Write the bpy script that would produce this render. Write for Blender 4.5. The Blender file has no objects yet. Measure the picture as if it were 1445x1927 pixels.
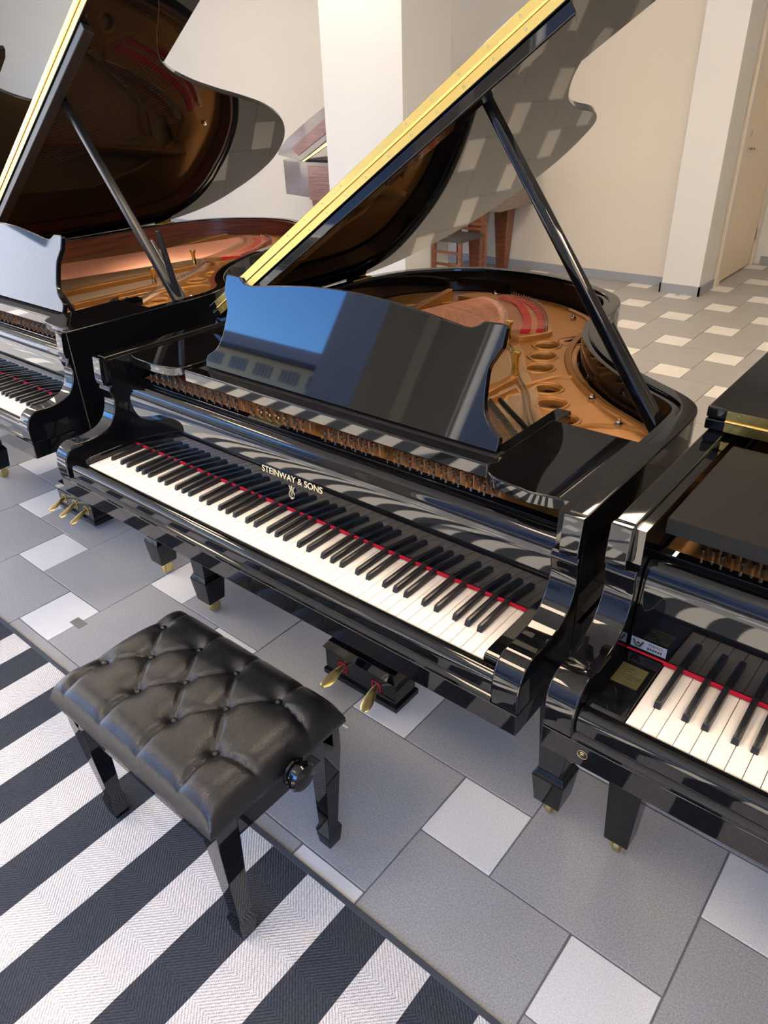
import bpy, bmesh, math, random
from mathutils import Vector, Matrix
random.seed(7)
S = bpy.context.scene
COL = S.collection
R = math.radians

# ------------------------------------------------------------------ camera
W, H, FPX = 1445, 1927, 1352.1
CAM = Vector((1.6923, -0.7942, 1.5588))
CROT = (Matrix.Rotation(0.7068, 3, 'Z') @ Matrix.Rotation(1.0382, 3, 'X') @ Matrix.Rotation(-0.0358, 3, 'Z'))
cd = bpy.data.cameras.new('camera')
cd.sensor_fit = 'HORIZONTAL'; cd.sensor_width = 36.0; cd.lens = FPX * 36.0 / W
cd.clip_start = 0.02; cd.clip_end = 200
cam = bpy.data.objects.new('camera', cd); COL.objects.link(cam)
cam.matrix_world = Matrix.Translation(CAM) @ CROT.to_4x4()
S.camera = cam

# ------------------------------------------------------------------ world, sun, exposure
S.view_settings.view_transform = 'Standard'
S.view_settings.look = 'None'
S.view_settings.gamma = 1.0
S.view_settings.use_curve_mapping = False
S.view_settings.exposure = -0.70
wd = bpy.data.worlds.new('sky'); S.world = wd; wd.use_nodes = True
nt = wd.node_tree; nt.nodes.clear()
sky = nt.nodes.new('ShaderNodeTexSky'); sky.sky_type = 'NISHITA'
sky.sun_disc = False; sky.sun_elevation = R(46); sky.sun_rotation = R(144); sky.altitude = 50
sky.air_density = 1.0; sky.dust_density = 0.3; sky.ozone_density = 1.5
bg = nt.nodes.new('ShaderNodeBackground'); bg.inputs[1].default_value = 3.4
wo = nt.nodes.new('ShaderNodeOutputWorld')
tint = nt.nodes.new('ShaderNodeMix'); tint.data_type = 'RGBA'; tint.blend_type = 'MULTIPLY'; tint.inputs[0].default_value = 1.0
tint.inputs[7].default_value = (.34, .62, 1.0, 1)
nt.links.new(sky.outputs[0], tint.inputs[6]); nt.links.new(tint.outputs[2], bg.inputs[0]); nt.links.new(bg.outputs[0], wo.inputs[0])
sl = bpy.data.lights.new('sun', 'SUN'); sl.energy = 72.0; sl.angle = R(0.5); sl.color = (1, .90, .76)
so = bpy.data.objects.new('sun', sl); COL.objects.link(so)
so.rotation_euler = Vector((-0.36, 0.49, -0.63)).to_track_quat('-Z', 'Y').to_euler()


def area(name, loc, rot, sx, sy, power, color, portal=False):
    l = bpy.data.lights.new(name, 'AREA'); l.shape = 'RECTANGLE'; l.size = sx; l.size_y = sy
    l.energy = power; l.color = color
    if portal: l.cycles.is_portal = True
    o = bpy.data.objects.new(name, l); COL.objects.link(o); o.location = loc; o.rotation_euler = rot
    return o


YF = -3.4                     # shop front
area('window_portal', (-7.1, YF - .1, 1.75), (R(90), 0, 0), 9.5, 3.1, 1, (1, 1, 1), True)
area('window_portal', (1.4, YF - .1, 1.75), (R(90), 0, 0), 5.5, 3.1, 1, (1, 1, 1), True)
area('window_portal', (-12.15, 0, 1.75), (0, R(-90), 0), 3.0, 5.6, 1, (1, 1, 1), True)

# ------------------------------------------------------------------ materials
MATS = {}


def newmat(name):
    m = bpy.data.materials.new(name); m.use_nodes = True
    MATS[name] = m
    return m, m.node_tree, m.node_tree.nodes['Principled BSDF']


def mat(name, col, rough=.5, metal=0., spec=.5, coat=0., bump=None, var=None):
    m, t, b = newmat(name)
    b.inputs['Base Color'].default_value = (*col, 1)
    b.inputs['Roughness'].default_value = rough
    b.inputs['Metallic'].default_value = metal
    b.inputs['Specular IOR Level'].default_value = spec
    b.inputs['Coat Weight'].default_value = coat
    if var or bump:
        tc = t.nodes.new('ShaderNodeTexCoord')
    if var:
        sc, amt = var
        nz = t.nodes.new('ShaderNodeTexNoise'); nz.inputs['Scale'].default_value = sc; nz.inputs['Detail'].default_value = 4
        t.links.new(tc.outputs['Object'], nz.inputs['Vector'])
        mx = t.nodes.new('ShaderNodeMix'); mx.data_type = 'RGBA'
        mx.inputs[6].default_value = (*[c * (1 - amt) for c in col], 1)
        mx.inputs[7].default_value = (*[min(1, c * (1 + amt)) for c in col], 1)
        t.links.new(nz.outputs['Fac'], mx.inputs[0]); t.links.new(mx.outputs[2], b.inputs['Base Color'])
    if bump:
        sc, st = bump
        nb = t.nodes.new('ShaderNodeTexNoise'); nb.inputs['Scale'].default_value = sc; nb.inputs['Detail'].default_value = 3
        t.links.new(tc.outputs['Object'], nb.inputs['Vector'])
        bp = t.nodes.new('ShaderNodeBump'); bp.inputs['Strength'].default_value = st; bp.inputs['Distance'].default_value = .002
        t.links.new(nb.outputs['Fac'], bp.inputs['Height']); t.links.new(bp.outputs[0], b.inputs['Normal'])
    return m


mat('lacquer', (.003, .003, .0035), .03, 0, .43)
mat('satin_black', (.012, .012, .013), .28, 0, .4)
mat('matte_black', (.007, .007, .007), .5, 0, .14, bump=(900, .12))
mat('felt_black', (.03, .026, .025), .9, 0, .1)
mat('bronze', (.36, .155, .034), .40, .5, .45, bump=(350, .06))
mat('brass', (.80, .60, .22), .16, 1.)
mat('brass_hinge', (.88, .61, .17), .27, 1., var=(14, .06))
mat('brass_old', (.62, .49, .22), .3, 1.)
mat('steel', (.55, .55, .55), .22, 1.)
mat('nut_metal', (.75, .6, .48), .15, 1.)
mat('pin_metal', (.66, .60, .52), .25, 1.)
mat('ivory', (.82, .74, .64), .22, 0, .5, var=(18, .03))
mat('ebony', (.012, .011, .012), .3, 0, .5)
mat('red_felt', (.42, .012, .03), .9, 0, .1)
mat('copper', (.50, .23, .15), .38, .7)
mat('string_steel', (.30, .22, .15), .4, 1.)
mat('spruce', (.42, .24, .10), .5)
mat('gold_letter', (.85, .70, .42), .35, .6)
mat('plaque', (.24, .21, .085), .3, .8)
mat('plaque_ink', (.03, .028, .015), .6)
mat('sticker', (.22, .235, .29), .5)
mat('wall_paint', (.66, .61, .52), .75, 0, .3, var=(1.2, .025), bump=(120, .08))
mat('pillar_paint', (.66, .66, .635), .7, 0, .3, bump=(120, .06))
mat('door_paint', (.74, .62, .45), .35, 0, .5)
mat('frame_paint', (.68, .62, .53), .45)
mat('baseboard', (.28, .30, .33), .5)
mat('ceiling_paint', (.75, .74, .72), .8)
mat('dark_panel', (.42, .41, .38), .6)
mat('light_strip', (.70, .66, .58), .6)
mat('facade', (.78, .60, .38), .8, var=(2, .05))
mat('roof', (.05, .06, .08), .8)
mat('window_glass_far', (.10, .13, .17), .1)
mat('window_trim_far', (.6, .58, .52), .7)
mat('street', (.36, .34, .31), .9)
mat('grout', (.16, .155, .15), .9)
mat('tape', (.17, .16, .14), .5)
mat('paper', (.8, .8, .78), .8)
mat('chrome', (.8, .8, .8), .08, 1.)
mat('hem', (.05, .055, .062), .85, bump=(900, .4))
mat('chair_seat', (.05, .05, .05), .6)
mat('lamp_housing', (.8, .8, .78), .5)

m, t, b = newmat('lamp_glow')
b.inputs['Emission Color'].default_value = (1, .78, .55, 1); b.inputs['Emission Strength'].default_value = 42.0


def woodmat(name, c1, c2, rough, scale=(1, 14, 14), coat=0.):
    m, t, b = newmat(name)
    tc = t.nodes.new('ShaderNodeTexCoord'); mp = t.nodes.new('ShaderNodeMapping')
    mp.inputs['Scale'].default_value = scale
    nz = t.nodes.new('ShaderNodeTexNoise'); nz.inputs['Scale'].default_value = 6; nz.inputs['Detail'].default_value = 8
    cr = t.nodes.new('ShaderNodeValToRGB')
    cr.color_ramp.elements[0].color = (*c1, 1); cr.color_ramp.elements[1].color = (*c2, 1)
    cr.color_ramp.elements[0].position = .35; cr.color_ramp.elements[1].position = .65
    t.links.new(tc.outputs['Object'], mp.inputs[0]); t.links.new(mp.outputs[0], nz.inputs['Vector'])
    t.links.new(nz.outputs['Fac'], cr.inputs[0]); t.links.new(cr.outputs[0], b.inputs['Base Color'])
    b.inputs['Roughness'].default_value = rough; b.inputs['Coat Weight'].default_value = coat
    b.inputs['Coat Roughness'].default_value = .05
    return m


woodmat('mahogany', (.085, .018, .008), (.20, .05, .022), .3, (1, 1, 22))
woodmat('brown_wood', (.13, .04, .018), (.24, .085, .04), .3, (1, 12, 12), .3)
woodmat('brown_gloss', (.12, .085, .07), (.16, .115, .095), .15, (1, 6, 12), .6)


def tilemat(name, base, dark, sc):
    m, t, b = newmat(name)
    tc = t.nodes.new('ShaderNodeTexCoord')
    vz = t.nodes.new('ShaderNodeTexNoise'); vz.inputs['Scale'].default_value = sc; vz.inputs['Detail'].default_value = 5
    vz.inputs['Roughness'].default_value = .75
    cr = t.nodes.new('ShaderNodeValToRGB')
    cr.color_ramp.elements[0].position = .36; cr.color_ramp.elements[0].color = (*dark, 1)
    cr.color_ramp.elements[1].position = .60; cr.color_ramp.elements[1].color = (*base, 1)
    n2 = t.nodes.new('ShaderNodeTexNoise'); n2.inputs['Scale'].default_value = 5
    mx = t.nodes.new('ShaderNodeMix'); mx.data_type = 'RGBA'; mx.blend_type = 'MULTIPLY'; mx.inputs[0].default_value = .18
    geo = t.nodes.new('ShaderNodeNewGeometry')
    t.links.new(geo.outputs['Position'], vz.inputs['Vector']); t.links.new(geo.outputs['Position'], n2.inputs['Vector'])
    t.links.new(vz.outputs['Fac'], cr.inputs[0])
    t.links.new(cr.outputs[0], mx.inputs[6]); t.links.new(n2.outputs['Fac'], mx.inputs[7])
    t.links.new(mx.outputs[2], b.inputs['Base Color'])
    b.inputs['Roughness'].default_value = .42; b.inputs['Specular IOR Level'].default_value = .4
    bp = t.nodes.new('ShaderNodeBump'); bp.inputs['Strength'].default_value = .12; bp.inputs['Distance'].default_value = .001
    t.links.new(vz.outputs['Fac'], bp.inputs['Height']); t.links.new(bp.outputs[0], b.inputs['Normal'])
    return m


tilemat('tile_grey', (.43, .42, .40), (.25, .245, .235), 260)
tilemat('tile_light', (.84, .82, .76), (.62, .60, .55), 300)


def weavemat(name, hi, lo):
    m, t, b = newmat(name)
    N = t.nodes.new; L = t.links.new
    geo = N('ShaderNodeNewGeometry'); sp = N('ShaderNodeSeparateXYZ'); L(geo.outputs['Position'], sp.inputs[0])

    def mth(op, a, c=None):
        n = N('ShaderNodeMath'); n.operation = op
        for i, v in enumerate((a, c)):
            if v is None: continue
            if isinstance(v, (int, float)): n.inputs[i].default_value = v
            else: L(v, n.inputs[i])
        return n.outputs[0]
    pp = mth('PINGPONG', mth('ADD', sp.outputs['Y'], 5.0), .085)
    ph = mth('MULTIPLY', mth('ADD', mth('MULTIPLY', sp.outputs['X'], 1.0), pp), 2 * math.pi / .0085)
    s1 = mth('SINE', ph)
    s2 = mth('SINE', mth('MULTIPLY', sp.outputs['X'], 2 * math.pi / .0052))
    s3 = mth('SINE', mth('MULTIPLY', sp.outputs['Y'], 2 * math.pi / .0075))
    hgt = mth('ADD', mth('MULTIPLY', s1, .6), mth('MULTIPLY', mth('MULTIPLY', s2, s3), .4))
    nz = N('ShaderNodeTexNoise'); nz.inputs['Scale'].default_value = 300; L(geo.outputs['Position'], nz.inputs['Vector'])
    f = mth('ADD', mth('MULTIPLY', hgt, .35), nz.outputs['Fac'])
    cr = N('ShaderNodeValToRGB'); cr.color_ramp.elements[0].position = .12; cr.color_ramp.elements[1].position = .55
    cr.color_ramp.elements[0].color = (*lo, 1); cr.color_ramp.elements[1].color = (*hi, 1)
    L(f, cr.inputs[0]); L(cr.outputs[0], b.inputs['Base Color'])
    b.inputs['Roughness'].default_value = .85; b.inputs['Specular IOR Level'].default_value = .2
    bp = N('ShaderNodeBump'); bp.inputs['Strength'].default_value = .5; bp.inputs['Distance'].default_value = .002
    L(hgt, bp.inputs['Height']); L(bp.outputs[0], b.inputs['Normal'])


weavemat('weave_white', (.70, .655, .585), (.34, .315, .28))
weavemat('weave_dark', (.048, .052, .06), (.018, .02, .023))

m, t, b = newmat('leather')
tc = t.nodes.new('ShaderNodeTexCoord')
v1 = t.nodes.new('ShaderNodeTexVoronoi'); v1.inputs['Scale'].default_value = 420
n1 = t.nodes.new('ShaderNodeTexNoise'); n1.inputs['Scale'].default_value = 40; n1.inputs['Detail'].default_value = 6
t.links.new(tc.outputs['Object'], v1.inputs['Vector']); t.links.new(tc.outputs['Object'], n1.inputs['Vector'])
ad = t.nodes.new('ShaderNodeMath'); ad.operation = 'ADD'
t.links.new(v1.outputs['Distance'], ad.inputs[0]); t.links.new(n1.outputs['Fac'], ad.inputs[1])
bp = t.nodes.new('ShaderNodeBump'); bp.inputs['Strength'].default_value = .22; bp.inputs['Distance'].default_value = .0015
t.links.new(ad.outputs[0], bp.inputs['Height']); t.links.new(bp.outputs[0], b.inputs['Normal'])
b.inputs['Base Color'].default_value = (.008, .008, .009, 1); b.inputs['Roughness'].default_value = .34
b.inputs['Specular IOR Level'].default_value = .48

m, t, b = newmat('dark_brick')
tc = t.nodes.new('ShaderNodeTexCoord'); bt = t.nodes.new('ShaderNodeTexBrick')
mp = t.nodes.new('ShaderNodeMapping'); mp.inputs['Rotation'].default_value = (R(90), 0, 0)
bt.inputs['Scale'].default_value = 4; bt.inputs['Color1'].default_value = (.36, .28, .24, 1)
bt.inputs['Color2'].default_value = (.42, .33, .29, 1); bt.inputs['Mortar'].default_value = (.19, .18, .175, 1)
t.links.new(tc.outputs['Object'], mp.inputs[0]); t.links.new(mp.outputs[0], bt.inputs['Vector'])
t.links.new(bt.outputs['Color'], b.inputs['Base Color']); b.inputs['Roughness'].default_value = .8

m, t, b = newmat('pane_glass')
b.inputs['Roughness'].default_value = .0; b.inputs['Transmission Weight'].default_value = 1.0; b.inputs['IOR'].default_value = 1.02
b.inputs['Base Color'].default_value = (.97, .98, .98, 1)


# ------------------------------------------------------------------ mesh helpers
def link(name, me, mt, parent=None, loc=(0, 0, 0), rot=None):
    o = bpy.data.objects.new(name, me)
    if mt is not None and len(me.materials) == 0: me.materials.append(MATS[mt])
    COL.objects.link(o); o.location = loc
    if rot is not None: o.rotation_euler = rot
    if parent is not None: o.parent = parent
    return o


def bm2mesh(bm, name, bevel=0., seg=2, smooth=True, ang=40, recalc=True):
    if recalc: bmesh.ops.recalc_face_normals(bm, faces=bm.faces)
    if bevel > 0:
        ed = [e for e in bm.edges if len(e.link_faces) == 2 and e.calc_face_angle(0) > R(32)]
        bmesh.ops.bevel(bm, geom=ed, offset=bevel, segments=seg, profile=.5, affect='EDGES', clamp_overlap=True)
    me = bpy.data.meshes.new(name); bm.to_mesh(me); bm.free()
    if smooth:
        for pl in me.polygons: pl.use_smooth = True
        me.set_sharp_from_angle(angle=R(ang))
    return me


def part(name, bm, mt, parent=None, bevel=.002, loc=(0, 0, 0), rot=None, seg=2, wn=True, smooth=True, ang=40):
    me = bm2mesh(bm, name, bevel, seg, smooth, ang)
    o = link(name, me, mt, parent, loc, rot)
    if wn and bevel > 0:
        md = o.modifiers.new('wn', 'WEIGHTED_NORMAL'); md.weight = 100; md.keep_sharp = True
    return o


def box(bm, x0, x1, y0, y1, z0, z1):
    vs = [bm.verts.new((x, y, z)) for z in (z0, z1) for y in (y0, y1) for x in (x0, x1)]
    for f in ((0, 2, 3, 1), (4, 5, 7, 6), (0, 1, 5, 4), (2, 6, 7, 3), (0, 4, 6, 2), (1, 3, 7, 5)):
        bm.faces.new([vs[i] for i in f])
    return vs


def B(*a):
    bm = bmesh.new(); box(bm, *a); return bm


def frustum(bm, cx, cy, z0, w0, d0, z1, w1, d1):
    vs = []
    for z, w, d in ((z0, w0, d0), (z1, w1, d1)):
        for sx, sy in ((-1, -1), (1, -1), (1, 1), (-1, 1)):
            vs.append(bm.verts.new((cx + sx * w / 2, cy + sy * d / 2, z)))
    bm.faces.new(vs[3::-1]); bm.faces.new(vs[4:])
    for i in range(4):
        j = (i + 1) % 4; bm.faces.new((vs[i], vs[j], vs[j + 4], vs[i + 4]))


def prism(pts, a0, a1, axis='Z'):
    """extrude polygon; axis Z: pts=(x,y); axis X: pts=(y,z); axis Y: pts=(x,z)"""
    bm = bmesh.new()
    def mk(p, a):
        return {'Z': (p[0], p[1], a), 'X': (a, p[0], p[1]), 'Y': (p[0], a, p[1])}[axis]
    lo = [bm.verts.new(mk(p, a0)) for p in pts]; hi = [bm.verts.new(mk(p, a1)) for p in pts]
    bm.faces.new(lo); bm.faces.new(hi[::-1])
    n = len(pts)
    for i in range(n):
        j = (i + 1) % n; bm.faces.new((lo[i], hi[i], hi[j], lo[j]))
    return bm


def spline(pts, n=8, closed=False):
    """Catmull-Rom resample"""
    out = []; N = len(pts)
    P = [Vector(p) for p in pts]
    rng = range(N) if closed else range(N - 1)
    for i in rng:
        p1, p2 = P[i], P[(i + 1) % N]
        p0 = P[i - 1] if (closed or i > 0) else p1 * 2 - p2
        p3 = P[(i + 2) % N] if (closed or i < N - 2) else p2 * 2 - p1
        for k in range(n):
            t = k / n
            out.append(.5 * ((2 * p1) + (p2 - p0) * t + (2 * p0 - 5 * p1 + 4 * p2 - p3) * t * t + (3 * p1 - p0 - 3 * p2 + p3) * t ** 3))
    if not closed: out.append(P[-1])
    return [tuple(v) for v in out]


def tube(bm, path, r, n=8, cap=True):
    path = [Vector(p) for p in path]; rings = []
    rr = r if isinstance(r, (list, tuple)) else [r] * len(path)
    for i, p in enumerate(path):
        t = (path[min(i + 1, len(path) - 1)] - path[max(i - 1, 0)]).normalized()
        up = Vector((0, 0, 1)) if abs(t.z) < .95 else Vector((1, 0, 0))
        a = t.cross(up).normalized(); c = a.cross(t)
        rings.append([bm.verts.new(p + (a * math.cos(q) + c * math.sin(q)) * rr[i]) for q in [2 * math.pi * k / n for k in range(n)]])
    for i in range(len(rings) - 1):
        for k in range(n):
            j = (k + 1) % n; bm.faces.new((rings[i][k], rings[i][j], rings[i + 1][j], rings[i + 1][k]))
    if cap: bm.faces.new(rings[0][::-1]); bm.faces.new(rings[-1])


def lathe(bm, prof, c=(0, 0, 0), n=20, axis='Z'):
    rings = []
    for r, z in prof:
        ring = []
        for k in range(n):
            a = 2 * math.pi * k / n; x, y = r * math.cos(a), r * math.sin(a)
            v = {'Z': (x, y, z), 'X': (z, x, y), 'Y': (x, z, y)}[axis]
            ring.append(bm.verts.new((c[0] + v[0], c[1] + v[1], c[2] + v[2])))
        rings.append(ring)
    for i in range(len(rings) - 1):
        for k in range(n):
            j = (k + 1) % n; bm.faces.new((rings[i][k], rings[i][j], rings[i + 1][j], rings[i + 1][k]))
    bm.faces.new(rings[0][::-1]); bm.faces.new(rings[-1])


def offset(poly, d):
    """offset an open polyline to its left by d (2D)"""
    out = []; n = len(poly)
    for i in range(n):
        a = Vector(poly[max(i - 1, 0)]); c = Vector(poly[min(i + 1, n - 1)])
        t = (c - a).normalized(); out.append((poly[i][0] - t.y * d, poly[i][1] + t.x * d))
    return out


def band(path, d0, d1, z0, z1):
    """wall along an open path between offsets d0 (outer) and d1 (inner)"""
    a = offset(path, d0) if d0 else list(path); c = offset(path, d1)
    bm = bmesh.new(); n = len(path)
    V = [[bm.verts.new((p[0], p[1], z)) for p in q] for q, z in ((a, z0), (a, z1), (c, z1), (c, z0))]
    for k in range(4):
        u, v = V[k], V[(k + 1) % 4]
        for i in range(n - 1): bm.faces.new((u[i], u[i + 1], v[i + 1], v[i]))
    bm.faces.new([V[k][0] for k in range(4)]); bm.faces.new([V[k][-1] for k in range(3, -1, -1)])
    return bm


def curve_plate(name, loops, ext, bev, z, mt, parent, res=2):
    """flat plate with holes from closed 2D loops, rounded edges"""
    cu = bpy.data.curves.new(name, 'CURVE'); cu.dimensions = '2D'; cu.fill_mode = 'BOTH'
    cu.extrude = ext; cu.bevel_depth = bev; cu.bevel_resolution = res
    for lp in loops:
        s = cu.splines.new('POLY'); s.points.add(len(lp) - 1); s.use_cyclic_u = True
        for i, p in enumerate(lp): s.points[i].co = (p[0], p[1], 0, 1)
    o = bpy.data.objects.new('tmp', cu); COL.objects.link(o)
    dg = bpy.context.evaluated_depsgraph_get(); me = bpy.data.meshes.new_from_object(o.evaluated_get(dg))
    bpy.data.objects.remove(o); bpy.data.curves.remove(cu)
    me.name = name
    for pl in me.polygons: pl.use_smooth = True
    me.set_sharp_from_angle(angle=R(40)); me.materials.clear()
    return link(name, me, mt, parent, (0, 0, z))


def text_mesh(name, s, size, mt, parent, loc, rot, ext=.0004, align='CENTER', width=None):
    cu = bpy.data.curves.new(name, 'FONT'); cu.body = s; cu.size = size; cu.extrude = ext; cu.align_x = align
    o = bpy.data.objects.new('tmp', cu); COL.objects.link(o)
    dg = bpy.context.evaluated_depsgraph_get(); me = bpy.data.meshes.new_from_object(o.evaluated_get(dg))
    bpy.data.objects.remove(o); bpy.data.curves.remove(cu)
    if width:
        xs = [v.co.x for v in me.vertices]; k = width / (max(xs) - min(xs))
        for v in me.vertices: v.co.x *= k
    me.materials.clear(); me.name = name
    return link(name, me, mt, parent, loc, rot)


def circ(cx, cy, r, n=28, sx=1., sy=1., a0=0.):
    return [(cx + r * sx * math.cos(a0 + 2 * math.pi * k / n), cy + r * sy * math.sin(a0 + 2 * math.pi * k / n)) for k in range(n)]


def tag(o, label=None, cat=None, group=None, kind=None):
    if label: o['label'] = label
    if cat: o['category'] = cat
    if group: o['group'] = group
    if kind: o['kind'] = kind
    return o


def empty(name, loc=(0, 0, 0), rz=0.):
    o = bpy.data.objects.new(name, None); COL.objects.link(o); o.location = loc; o.rotation_euler = (0, 0, rz)
    o.empty_display_size = .1
    return o


# ------------------------------------------------------------------ floor tiles (hopscotch 40 / 20 cm)
XL, XR, YB = -12.0, 4.2, 5.65
floor = tag(part('floor', B(XL, XR, YF, 7.4, -.12, -.003), 'grout', None, 0), kind='structure')
TA, TB, TH, G = .4032, .1969, -.0074, .004
TO = Vector((1.2101, .0938)); U = Vector((math.cos(TH), math.sin(TH))); V2 = Vector((-math.sin(TH), math.cos(TH)))


def tile_mesh(w):
    bm = B(G / 2, w - G / 2, G / 2, w - G / 2, -.012, 0)
    return bm2mesh(bm, 'tile', .0012, 1)


TM = {TA: tile_mesh(TA), TB: tile_mesh(TB)}
TM[TA].materials.append(MATS['tile_grey']); TM[TB].materials.append(MATS['tile_light'])
CI = CROT.transposed()
tiles = []
for i in range(-42, 26):
    for j in range(-30, 34):
        o = TO + i * (TA * U - TB * V2) + j * (TB * U + TA * V2)
        for w, lo in ((TA, o), (TB, o - TB * U)):
            c = lo + (U + V2) * w / 2
            if not (XL + .1 < c.x < XR - .1 and YF + .1 < c.y < 7.25): continue
            if c.y > 5.95 and c.x < -.45: continue
            d = CI @ (Vector((c.x, c.y, 0)) - CAM)
            vis = 0
            if d.z < -.3:
                px = W / 2 + FPX * d.x / -d.z; py = H / 2 - FPX * d.y / -d.z
                if -120 < px < W + 120 and -60 < py < H + 150: vis = (w * FPX / -d.z)
            tiles.append((vis, w, lo))
tiles.sort(key=lambda q: -q[0])
for vis, w, lo in tiles[:298]:
    o = bpy.data.objects.new('tile', TM[w]); COL.objects.link(o); o.parent = floor
    o.location = (lo.x, lo.y, 0); o.rotation_euler = (0, 0, TH)
bm = bmesh.new(); mi = []
for vis, w, lo in tiles[298:]:
    q = [lo + U * a + V2 * c for a, c in ((G / 2, G / 2), (w - G / 2, G / 2), (w - G / 2, w - G / 2), (G / 2, w - G / 2))]
    hi = [bm.verts.new((v.x, v.y, 0)) for v in q]; l2 = [bm.verts.new((v.x, v.y, -.012)) for v in q]
    fs = [bm.faces.new(hi)] + [bm.faces.new((l2[k], l2[(k + 1) % 4], hi[(k + 1) % 4], hi[k])) for k in range(4)]
    for f in fs: f.material_index = 0 if w == TA else 1
me = bpy.data.meshes.new('tile_field'); bm.to_mesh(me); bm.free()
me.materials.append(MATS['tile_grey']); me.materials.append(MATS['tile_light'])
tag(link('tile_field', me, None, floor), kind='stuff')

# ------------------------------------------------------------------ room shell
ZC = 3.3


def struct(name, bm, mt, bevel=0., parent=None):
    return tag(part(name, bm, mt, parent, bevel), kind='structure')


struct('wall_back', B(XL, -.30, YB, YB + .2, 0, ZC), 'wall_paint')
bm = B(XL - .2, XL, 2.8, YB + .2, 0, ZC); box(bm, XL - .2, XL, YF, -2.8, 0, ZC); box(bm, XL - .2, XL, -2.8, 2.8, 0, .3); box(bm, XL - .2, XL, -2.8, 2.8, 3.1, ZC)
struct('wall_left', bm, 'wall_paint')
struct('wall_right', B(XR, XR + .2, YF, 7.4, 0, ZC), 'wall_paint')
struct('wall_far', B(-.35, XR, 6.96, 7.16, 0, ZC), 'pillar_paint')
struct('ceiling', B(XL, XR, YF, 7.4, ZC, ZC + .15), 'ceiling_paint')
struct('column', B(-.478, -.167, 5.46, 5.80, 0, ZC), 'pillar_paint', .004)
struct('wall_alcove', B(-.42, -.20, 5.80, 6.96, 0, ZC), 'wall_paint')
struct('pillar', B(-3.07, -2.235, 4.2, 4.84, 0, ZC), 'pillar_paint', .006)
struct('baseboard_back', B(XL, -.478, YB - .014, YB, 0, .075), 'baseboard', .002)
bm = B(-.490, -.155, 5.448, 5.462, 0, .075); box(bm, -.169, -.155, 5.448, 5.80, 0, .075); box(bm, -.49, -.476, 5.448, 5.65, 0, .075)
struct('baseboard_column', bm, 'baseboard', 0)
struct('baseboard_far', B(-.10, XR, 6.946, 6.96, 0, .075), 'baseboard', .002)
bm = B(-3.084, -2.221, 4.186, 4.2, 0, .075); box(bm, -2.235, -2.221, 4.2, 4.84, 0, .075)
struct('baseboard_pillar', bm, 'baseboard', 0)
# door
door = struct('door_1', B(-.20, -.168, 5.98, 6.86, .012, 2.10), 'door_paint', .003)
bm = B(-.205, -.150, 5.86, 5.95, 0, 2.2); box(bm, -.205, -.150, 6.89, 6.955, 0, 2.2); box(bm, -.205, -.150, 5.95, 6.89, 2.12, 2.2)
part('door_frame', bm, 'frame_paint', door, .003)
bm = bmesh.new(); lathe(bm, [(.026, -.168), (.026, -.160), (.012, -.158), (.011, -.12)], (0, 6.06, 1.05), 16, 'X')
tube(bm, [(-.125, 6.06, 1.05), (-.122, 6.10, 1.05), (-.122, 6.18, 1.047)], .0095, 8)
part('door_handle', bm, 'chrome', door, 0)
bm = bmesh.new(); lathe(bm, [(.024, -.168), (.024, -.15), (.016, -.145)], (0, 6.06, 1.16), 16, 'X')
part('lock', bm, 'chrome', door, 0)
for z in (.28, 1.05, 1.85):
    bm = bmesh.new(); lathe(bm, [(.009, -.05), (.009, .05)], (-.158, 6.873, z), 10)
    part('hinge', bm, 'chrome', door, 0)
# shop front behind the camera: sill, header, brick pier, dark panel, light wall
struct('wall_front', B(XL, -2.37, YF - .2, YF, 0, .25), 'baseboard')
struct('wall_front_header', B(XL, XR, YF - .2, YF, 3.15, ZC), 'ceiling_paint')
struct('wall_front_panel', B(-2.37, -1.33, YF - .2, YF, 0, 3.15), 'dark_panel')
struct('trim_1', B(-1.90, -1.78, YF, YF + .03, 0, 3.15), 'light_strip')
struct('wall_front_sill', B(-1.33, XR, YF - .2, YF, 0, .25), 'baseboard')
for n, (a, c) in enumerate(((XL, -2.37), (-1.33, XR))):
    w = bmesh.new()
    k = 2
    for i in range(k + 1):
        x = a + (c - a) * i / k; box(w, max(a, x - .02), min(c, x + .02), YF - .12, YF - .04, .25, 3.15)
    box(w, a, c, YF - .12, YF - .04, .25, .31); box(w, a, c, YF - .12, YF - .04, 3.08, 3.15)
    wo_ = struct('window_%d' % (n + 1), w, 'frame_paint')
# across the street
st = tag(part('street', B(-60, 40, -40, 40, -.3, -.15), 'street', None, 0), kind='structure')
bl = empty('apartment_building', (-22, -20, -.15))
tag(bl, 'long beige building with dark roof across the street, mirrored in the music desk', 'building')
part('wall', B(-22, 30, -10, 0, 0, 5.65), 'facade', bl, 0)
bm = prism([(-.0 + .5, 5.6), (.5, 5.75), (-4.0, 7.4), (-10, 5.7), (-10, 5.6)], -22.4, 30.4, 'X')
part('roof', bm, 'roof', bl, 0)
wm = bm2mesh(B(-.34, .34, -.02, .05, 0, .85), 'window', 0); wm.materials.append(MATS['window_trim_far'])
gm = bm2mesh(B(-.26, .26, .05, .06, .1, .76), 'pane', 0); gm.materials.append(MATS['window_glass_far'])
lm = bm2mesh(B(-.06, .06, -.02, .04, 0, .55), 'louvre_window', 0); lm.materials.append(MATS['window_glass_far'])
for k in range(-13, 18):
    x = k * 1.6
    w = link('window', wm, None, bl, (x, 0, 3.6)); link('pane', gm, None, w)
    w = link('window', wm, None, bl, (x, 0, 1.2)); link('pane', gm, None, w)
    for q in range(5): link('louvre_window', lm, None, bl, (x + .2 + q * .23, 0, 4.80))
w = bmesh.new()
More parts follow.
